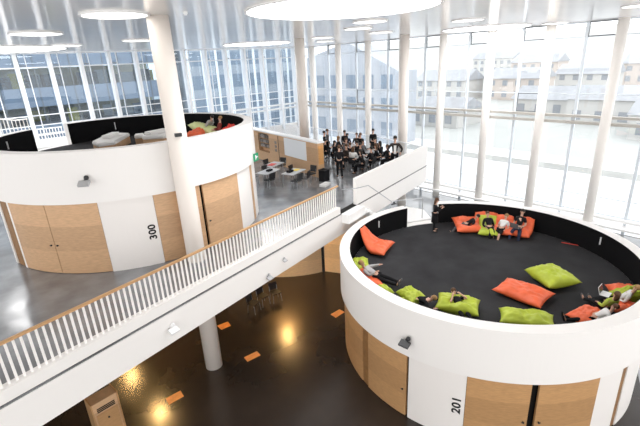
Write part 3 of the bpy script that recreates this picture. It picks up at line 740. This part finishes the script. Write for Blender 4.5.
# ------------------------------------------------------------------ chairs and tables
def make_chair(label, seatm, loc, rotz, group):
    t = thing('chair', label, 'chair', loc, rotz, group)
    s_ = BX(-.22, .22, -.21, .21, .43, .47); obj('seat', s_, seatm, t)
    bk = bmesh.new(); bx(bk, -.21, .21, -.015, .015, 0, .36, mtx=Matrix.Translation((0, -.22, .50)) @ Matrix.Rotation(R(10), 4, 'X'))
    obj('backrest', bk, seatm, t)
    fr = bmesh.new(); bar(fr, (-.19, -.2, .44), (-.19, -.25, .7), .012); bar(fr, (.19, -.2, .44), (.19, -.25, .7), .012); obj('back_frame', fr, M['steel'], t)
    for sx in (-1, 1):
        for sy in (-1, 1): obj('leg', bar(bmesh.new(), (sx * .19, sy * .17, .44), (sx * .22, sy * .21, 0), .013), M['steel'], t)
    return t
def make_table(label, m, loc, rotz, group, w=1.3, d=.75):
    t = thing('table', label, 'table', loc, rotz, group)
    obj('tabletop', BX(-w / 2, w / 2, -d / 2, d / 2, .70, .735), m, t)
    for sx in (-1, 1):
        for sy in (-1, 1): obj('leg', bar(bmesh.new(), (sx * (w / 2 - .08), sy * (d / 2 - .08), .70), (sx * (w / 2 - .06), sy * (d / 2 - .06), 0), .02), M['steel'], t)
    return t
TG = 'work tables before the storage wall'; CG = 'black chairs at the work tables'
tA = make_table('pale table nearest to drum 300', M['tablec'], (12.35, 18.35, F3), R(20), TG)
dup(tA, (13.15, 17.15, F3), R(20), 'pale table nearest to the slatted railing, with yellow paper')
dup(tA, (13.45, 19.45, F3), R(20), 'pale table with red folder, nearest to the whiteboard')
ch = make_chair('black chair in front of the white table nearest drum 300', M['blackp'], (11.95, 17.72, F3), R(10), CG)
for x, y, a, l in ((12.75, 16.45, 15, 'black chair in front of the table nearest the railing, on its left'), (13.35, 16.52, 30, 'black chair in front of the table nearest the railing, on its right'), (14.15, 16.95, 100, 'black chair standing at the right end of the table with yellow paper'),
                   (12.75, 18.95, 190, 'black chair between the drum-side table and the red folder table'), (11.75, 18.95, 200, 'black chair half hidden by the right edge of drum 300'), (13.75, 17.8, 200, 'black chair behind the table with yellow paper'),
                   (14.35, 19.9, 110, 'black chair at the far end of the red folder table, below the whiteboard'), (13.7, 20.2, 190, 'black chair behind the red folder table')):
    dup(ch, (x, y, F3), R(a), l)
box_part('folder', 'red folder lying on the white table near the whiteboard', 'folder', (13.35, 19.4, F3 + .736), (0, 0, .4), (.5, .34, .02), M['redp'])
box_part('paper_sheet', 'yellow paper on the table nearest to the railing', 'paper', (13.45, 17.3, F3 + .736), (0, 0, .4), (.42, .3, .012), M['yellow'])
box_part('bag', 'black bag lying on the table nearest drum 300', 'bag', (12.4, 18.3, F3 + .736), (0, 0, .3), (.34, .2, .09), M['cblack'])
box_part('bag', 'black bag lying on the table with yellow paper', 'bag', (12.95, 17.2, F3 + .736), (0, 0, .3), (.36, .22, .10), M['cblack'])
# black waste bin / armchair at the wall end
bn = thing('waste_bin', 'square black bin standing at the orange end of the storage wall', 'bin', (14.72, 16.5, F3), R(10))
obj('body', prism(bmesh.new(), [(-.22, -.2), (.22, -.2), (.22, .2), (-.22, .2)], 0, .6), M['cblack'], bn); obj('rim', bx(bx(bx(bx(bmesh.new(), -.24, .24, -.22, -.18, .6, .64), -.24, .24, .18, .22, .6, .64), -.24, -.2, -.18, .18, .6, .64), .2, .24, -.18, .18, .6, .64), M['blackp'], bn)
bb = box_part('floor_box', 'low pale box on the floor in front of the black bin', 'box', (14.1, 15.75, F3), (0, 0, .3), (.6, .35, .12), M['cwhite'])

# crowd at the tables by the windows
TG2, CG2, PG = 'cafe tables of the crowd', 'chairs of the crowd', 'crowd sitting by the windows'
tabs = [(18.6, 18.5, 25), (19.9, 19.7, 25), (18.0, 16.6, 25), (19.6, 17.2, 25)]
lt = ['cafe table in the midst of the crowd', 'cafe table at the back of the crowd by the windows', 'cafe table at the front of the crowd near the parapet', 'cafe table at the right of the crowd']
for (x, y, a), l in zip(tabs, lt): dup(tA, (x, y, F3), R(a), l, TG2)
seats = [
 (18.0, 19.2, -150, 'cblack', 'hairk', 'person in black seated left of the crowd, beside the storage wall end'),
 (19.1, 19.1, 160, 'cgrey', 'hairb', 'person in grey with brown hair at the middle table of the crowd'),
 (18.2, 17.9, -30, 'cblack', 'hairb', 'person in black seated with back turned at the middle table'),
 (19.3, 20.2, -150, 'cblack', 'hairl', 'fair-haired person in black at the back table'),
 (20.4, 20.3, 150, 'cnavy', 'hairk', 'person in navy at the back table near the windows'),
 (20.4, 19.2, 60, 'cwhite', 'hairk', 'person in white at the back table'),
 (17.25, 16.75, -60, 'cwhite', 'hairb', 'person in a white shirt seated behind the walker'),
 (18.35, 17.15, 170, 'cblack', 'hairk', 'person in black facing the white-shirted one'),
 (17.9, 15.95, 10, 'cblack', 'hairk', 'person in black at the front table close to the parapet'),
 (18.7, 16.1, 40, 'cblack', 'hairb', 'person in black next to the parapet, brown hair'),
 (19.3, 17.8, -160, 'cgrey', 'hairk', 'person in grey at the right table of the crowd'),
 (20.2, 17.6, 140, 'cblack', 'hairk', 'person in black at the far side of the right table'),
 (17.0, 15.75, 20, 'cblack', 'hairk', 'person in black nearest to the parapet, left of the man'),
 (17.55, 17.6, 100, 'cdark', 'hairb', 'person in dark brown seated side-on at the front table'),
 (18.9, 18.0, -20, 'cblack', 'hairk', 'person in black squeezed in the very centre of the crowd'),
 (19.0, 15.5, 70, 'cblack', 'hairb', 'person in black just left of the standing man in the open jacket'),
 (18.1, 20.0, -120, 'cblack', 'hairk', 'person in black at the back left corner of the crowd'),
 (20.9, 19.9, 120, 'cdark', 'hairb', 'person in dark brown at the far end of the back table'),
 (19.5, 16.5, 0, 'cblack', 'hairk', 'person in black at the near side of the right table'),
]
for i, (x, y, a, tp, hr_, l) in enumerate(seats):
    ra = R(a)
    dup(ch, (x, y, F3), ra, 'black chair of the ' + l.replace(' seated', '').replace(' with back turned', '').replace(' close to the parapet', ' by the parapet').replace(' with brown hair', '').replace(' in the open jacket', ''), CG2)
    person(l, (x, y, F3), ra, pel=.57, lean=4 if i % 3 else -10, thigh=(86, 84), shank=(2, 6), arms=LAP if i % 2 else BENT, top=tp, legs='cblack', hair=hr_, longhair=(i % 3 == 0), group=PG)
for x, y, a, tp, hr_, l in ((18.55, 20.6, -140, 'cblack', 'hairk', 'person in black standing at the left of the crowd above the storage wall'), (19.2, 21.0, -120, 'cgrey', 'hairb', 'person in grey standing at the back left of the crowd'),
                            (19.45, 19.6, 160, 'cblack', 'hairk', 'tallest person in black standing amid the crowd'), (19.25, 18.0, 120, 'cblack', 'hairb', 'person in black standing at the right table'), (20.9, 18.4, 140, 'cblack', 'hairk', 'person in black standing at the far right of the crowd')):
    person(l, (x, y, F3), R(a), top=tp, legs='cblack', hair=hr_, group=PG)
# dim chairs on the lower floor
ch3 = dup(ch, (8.35, 14.55, 0), R(200), 'leftmost of the dim black chairs on the lower floor under the slab', 'dim chairs under the upper floor')
dup(ch, (9.0, 14.75, 0), R(185), 'middle one of the dim black chairs on the lower floor under the slab', 'dim chairs under the upper floor')
dup(ch, (9.6, 14.6, 0), R(170), 'rightmost of the dim black chairs on the lower floor under the slab', 'dim chairs under the upper floor')

# ------------------------------------------------------------------ benches on deck 300
def bench(pts, h, label, drop=.10):
    cx = sum(p[0] for p in pts) / len(pts); cy = sum(p[1] for p in pts) / len(pts); L_ = [(p[0] - cx, p[1] - cy) for p in pts]
    t = thing('bench', label, 'bench', (cx, cy, ZB)); n = len(L_)
    obj('base', prism(bmesh.new(), [(p[0] * .97, p[1] * .97) for p in L_], 0, h - .16), M['woodb'], t)
    bm = bmesh.new(); prism(bm, L_, h - .16, h); bmesh.ops.bevel(bm, geom=[e for e in bm.edges], offset=.04, segments=2, affect='EDGES')
    obj('cushion', bm, M['cwhite'], t)
    return t
bench([(4.35, 18.35), (4.35, 19.15), (5.1, 20.3), (5.9, 20.8), (6.2, 20.1), (5.55, 19.3), (5.0, 18.3)], .45, 'long white-topped curved bench with wooden side on deck 300')
bench([(6.35, 19.95), (6.75, 19.85), (6.55, 19.25), (6.15, 19.4)], .40, 'small wooden block between the white benches on deck 300')
bench([(6.15, 18.5), (6.6, 19.1), (7.35, 19.75), (8.0, 19.3), (7.6, 18.4), (6.9, 17.9)], .45, 'white-topped bench half hidden by the thick column on deck 300')
for x, y, z, a, l in ((6.9, 18.7, ZB + .455, 20, 'white back cushion lying on the bench by the thick column'), (5.25, 19.6, ZB + .455, 50, 'white back cushion lying on the long curved bench')):
    bm = BX(-.55, .55, -.2, .2, 0, .14); bmesh.ops.bevel(bm, geom=list(bm.edges), offset=.05, segments=2, affect='EDGES')
    o = tag(obj('cushion', bm, M['cwhite']), l, 'cushion'); o.location = (x, y, z); o.rotation_euler = (0, 0, R(a))

# bridge with slatted railing behind the gap of deck 300
br = thing('footbridge', 'white footbridge with slatted railings behind the gap in deck 300', 'bridge', (3.9, 25.6, ZB))
dirb = Vector((.16, 1, 0)).normalized(); bang = math.atan2(dirb.y, dirb.x)
def bl(u, v, z=0):
    n_ = Vector((dirb.y, -dirb.x, 0)); p = dirb * u + n_ * v; return (p.x, p.y, z)
obj('deck_slab', BX(-2.9, -.5, -.75, .75, -.3, -.01, mtx=Matrix.Rotation(bang, 4, 'Z')), M['whiteg'], br)
for i in range(3):
    obj('step', BX(-.5 + i * .4, -.1 + i * .4, -.74, .74, -.9, -.01 - (i + 1) * .16, mtx=Matrix.Rotation(bang, 4, 'Z')), M['whiteg'], br)
obj('lower_slab', BX(.7, 4.2, -.75, .75, -.9, -.65, mtx=Matrix.Rotation(bang, 4, 'Z')), M['whiteg'], br)
for k in range(10):
    obj('baluster', bar(bmesh.new(), bl(4.1, -.7 + k * .155, -.65), bl(4.1, -.7 + k * .155, .10), .022, 6), M['white'], br)
obj('handrail', bar(bmesh.new(), bl(4.1, -.74, .12), bl(4.1, .74, .12), .03), M['white'], br)
# sloping stair flight at the far left
sf = thing('stair_flight', 'white stair with slatted railing at the far left edge behind drum 300', 'stairs', (1.2, 27.0, ZB))
obj('stringer', prism(bmesh.new(), [(-4.5, -.15), (2.2, -.15), (2.2, .15), (-4.5, .15)], -.3, .15), M['white'], sf)
for k in range(40):
    xx = 2.1 - k * .165
    obj('baluster', bar(bmesh.new(), (xx, -.1, .15), (xx, -.1, .95 + max(0, 1.6 - xx) * .22), .022, 6), M['white'], sf)
obj('handrail', bar(bar(bmesh.new(), (2.15, -.1, .98), (1.6, -.1, .98), .03), (1.6, -.1, .98), (-4.5, -.1, 2.32), .03), M['white'], sf)

# ------------------------------------------------------------------ outside
bm = bmesh.new(); nx, ny = 40, 46; grid = []
def gz(x, y):
    s_ = max(0, x - 46); w = -.6 + .012 * s_ + .00016 * s_ * s_
    return w + (1.5 * noise.noise(Vector((x * .012, y * .012, 0))) * min(1, s_ / 80))
for i in range(nx + 1):
    xx = 28.7 + (i / nx) ** 2 * 420
    grid.append([bm.verts.new((xx, -160 + 560 * j / ny, gz(xx, -160 + 560 * j / ny))) for j in range(ny + 1)])
for i in range(nx):
    for j in range(ny): bm.faces.new((grid[i][j], grid[i][j + 1], grid[i + 1][j + 1], grid[i + 1][j]))
struct('terrain', bm, M['hill'], 'pale hillside outside beyond the right windows', 'hill', True)
struct('ground', BX(28.7, 60, -60, 140, -.6, -.52), M['snow'], 'white snowy ground outside the right windows', 'ground')
struct('ground_left', BX(-60, 28.6, 34.6, 140, -.6, -.52), M['snow'], 'white ground outside the left windows', 'ground')
struct('road', BX(43.8, 46.2, -60, 34, -.52, -.49), M['road'], 'grey road strip outside the right windows', 'road')

def house(x, y, w, d, h, rh, m, label, rot=0):
    z = gz(x, y) - .4
    t = thing('house', label, 'house', (x, y, z), R(rot))
    obj('walls', BX(-d / 2, d / 2, -w / 2, w / 2, 0, h), m, t)
    b = bmesh.new(); a = [b.verts.new(v) for v in ((-d / 2 - .4, -w / 2 - .4, h), (d / 2 + .4, -w / 2 - .4, h), (d / 2 + .4, w / 2 + .4, h), (-d / 2 - .4, w / 2 + .4, h), (0, -w / 2 - .4, h + rh), (0, w / 2 + .4, h + rh))]
    for f in ((0, 1, 4), (2, 3, 5), (0, 4, 5, 3), (1, 2, 5, 4), (0, 3, 2, 1)): b.faces.new([a[i] for i in f])
    obj('roof', b, M['hroof'], t)
    n = max(2, int(w / 2.6))
    for i in range(n):
        yy = -w / 2 + w * (i + .5) / n
        obj('window', BX(-d / 2 - .05, -d / 2 + .05, yy - .6, yy + .6, 1.0, 2.4), M['hwin'], t)
        if h > 4.5: obj('window', BX(-d / 2 - .05, -d / 2 + .05, yy - .6, yy + .6, 3.6, 4.8), M['hwin'], t)
house(76, 19.5, 9, 8, 4.0, 1.8, M['hwall'], 'pale house with grey roof seen right of the last but one facade column')
house(82, 30.5, 9, 8, 3.2, 2.0, M['hwall'], 'pale house with grey roof left of the wide pale house')
house(105, 46, 12, 9, 5.2, 2.2, M['hwall2'], 'rosy house on the hillside')
house(120, 36, 12, 9, 5.0, 2.2, M['hwall'], 'pale house higher up the hill')
house(66, 9.5, 8, 7, 3.4, 1.8, M['hwall'], 'pale house at the right edge outside')
house(100, 62, 14, 9, 5.0, 2.4, M['hwall'], 'pale long house outside near the middle of the right facade')
house(150, 60, 14, 10, 5.4, 2.4, M['hwall2'], 'rosy house far up the hill')
house(170, 84, 16, 10, 5.6, 2.4, M['hwall'], 'pale house far up the hill on the left')
house(140, 26, 14, 10, 5.4, 2.4, M['hwall2'], 'rosy house far up the hill on the right')
house(64, 40, 9, 8, 3.0, 1.8, M['hwall'], 'pale low house close to the gabled grey building')
# gabled grey-blue neighbour
gb = thing('gabled_building', 'blue-grey gabled building outside near the facade corner', 'building', (45, 48, -.6))
b = bmesh.new()
prof = [(-12.7, 0), (-12.7, 9.6), (-3.5, 13.6), (9, 11.0), (9, 0)]
lo_ = [b.verts.new((0, p[0], p[1])) for p in prof]; hi_ = [b.verts.new((4, p[0], p[1])) for p in prof]
b.faces.new(lo_); b.faces.new(hi_[::-1])
for i in range(5): b.faces.new((lo_[i], hi_[i], hi_[(i + 1) % 5], lo_[(i + 1) % 5]))
obj('walls', b, M['towerp'], gb)
for zz in (1.2, 4.4, 7.4):
    for k in range(6):
        obj('window', BX(-.06, .05, -11.8 + k * 3.3, -9.9 + k * 3.3, zz, zz + 1.8), M['towerw'], gb)
# office tower
tw = thing('office_block', 'blue-grey office block with window bands beyond the left facade', 'building', (39, 66, -.6))
obj('walls', BX(-10, 14, -4, 6, 0, 26), M['towerp'], tw)
for k in range(7):
    obj('window_band', BX(-9.6, 13.6, -4.06, -3.9, 1.2 + k * 3.4, 3.2 + k * 3.4), M['towerw'], tw)
for k in range(11):
    obj('pilaster', BX(-9.9 + k * 2.3, -9.5 + k * 2.3, -4.2, -4.05, 0, 26), M['fin'], tw)
# opposite wing with open office floors
wg = thing('office_wing', 'opposite wing with lit office floors seen through the left facade', 'building', (4, 64, -.6))
for k, (z0, z1) in enumerate(((-.1, 1.0), (3.2, 5.3), (7.5, 9.8), (12.2, 14.2), (16.2, 18))):
    obj('spandrel', BX(-30, 24, 0, .4, z0, z1), M['band'], wg)
    obj('floor_slab', BX(-30, 24, .4, 11, z1 - .5, z1 - .2), M['grey'], wg)
obj('back_wall', BX(-30, 24, 11, 11.3, 0, 18), M['inwall'], wg)
for k in range(28): obj('mullion', BX(-30 + k * 2, -29.9 + k * 2, -.06, .06, 0, 18), M['dgrey'], wg)
pn = obj('glass', BX(-30, 24, .15, .17, 0, 18), M['glassl'], wg)
for k in range(22):
    random.seed(k)
    for zf in (9.3, 4.8):
        w = random.uniform(.8, 2.6); xx = -16 + k * 1.8; y0 = random.uniform(1.5, 8)
        obj('partition', BX(xx, xx + w, y0, y0 + .3, zf, zf + random.uniform(1.2, 2.4)), random.choice([M['inwall'], M['cgrey'], M['cwhite'], M['yellow'], M['towerw']]), wg)
for k in range(8): 
    obj('ceiling_strip', BX(-20 + k * 5, -18 + k * 5, 3, 3.5, 12.12, 12.18), M['lamp'], wg)
random.seed(4)
for i in range(7):
    xx = -12 + i * 3.4 + random.uniform(-.5, .5)
    person(['standing office worker %s in the opposite wing' % w for w in ('at its left end', 'second from left', 'third from left', 'fourth from left', 'fifth from left', 'third from right', 'at its right end')][i], (4 + xx, 65.3 + random.uniform(0, 1), 9.3 - .6 - .0), R(150 + 30 * i), top=['cblack', 'cgrey', 'cwhite', 'cnavy', 'cred', 'cblack', 'cgrey'][i], legs='cblack', hair='hairk', group='people in the opposite wing')
bn_ = thing('banner', 'orange and blue upright banner outside at the right edge', 'banner', (41, 6.2, -.52))
obj('pole', bar(bmesh.new(), (0, 0, 0), (0, 0, 4.4), .04), M['steel'], bn_); obj('cloth', BX(-.02, .02, -.7, -.05, 2.4, 4.3), M['orange'], bn_); obj('lower_cloth', BX(-.02, .02, -.7, -.05, .9, 2.38), M['cnavy'], bn_)

# ------------------------------------------------------------------ light
w = bpy.data.worlds.new('overcast'); bpy.context.scene.world = w; w.use_nodes = True
bg = w.node_tree.nodes['Background']; bg.inputs[0].default_value = (1.0, .995, .985, 1); bg.inputs[1].default_value = 2.8

# ------------------------------------------------------------------ camera
cam = bpy.data.cameras.new('camera'); co = bpy.data.objects.new('camera', cam); C.objects.link(co)
cam.sensor_width = 36; cam.lens = 417.342 * 36 / 640; cam.clip_end = 2000
r_, u_, f_ = Vector((.74381906, -.66671828, -.04711621)), Vector((.26038026, .22412377, .93913293)), Vector((.61557723, .7108131, -.34030781))
mt = Matrix((r_, u_, -f_)).transposed().to_4x4(); mt.translation = (0, 0, 10.57873542)
co.matrix_world = mt
sc = bpy.context.scene; sc.camera = co
sc.view_settings.view_transform = 'Standard'; sc.view_settings.look = 'None'; sc.view_settings.gamma = 1; sc.view_settings.use_curve_mapping = False
sc.view_settings.exposure = -0.14
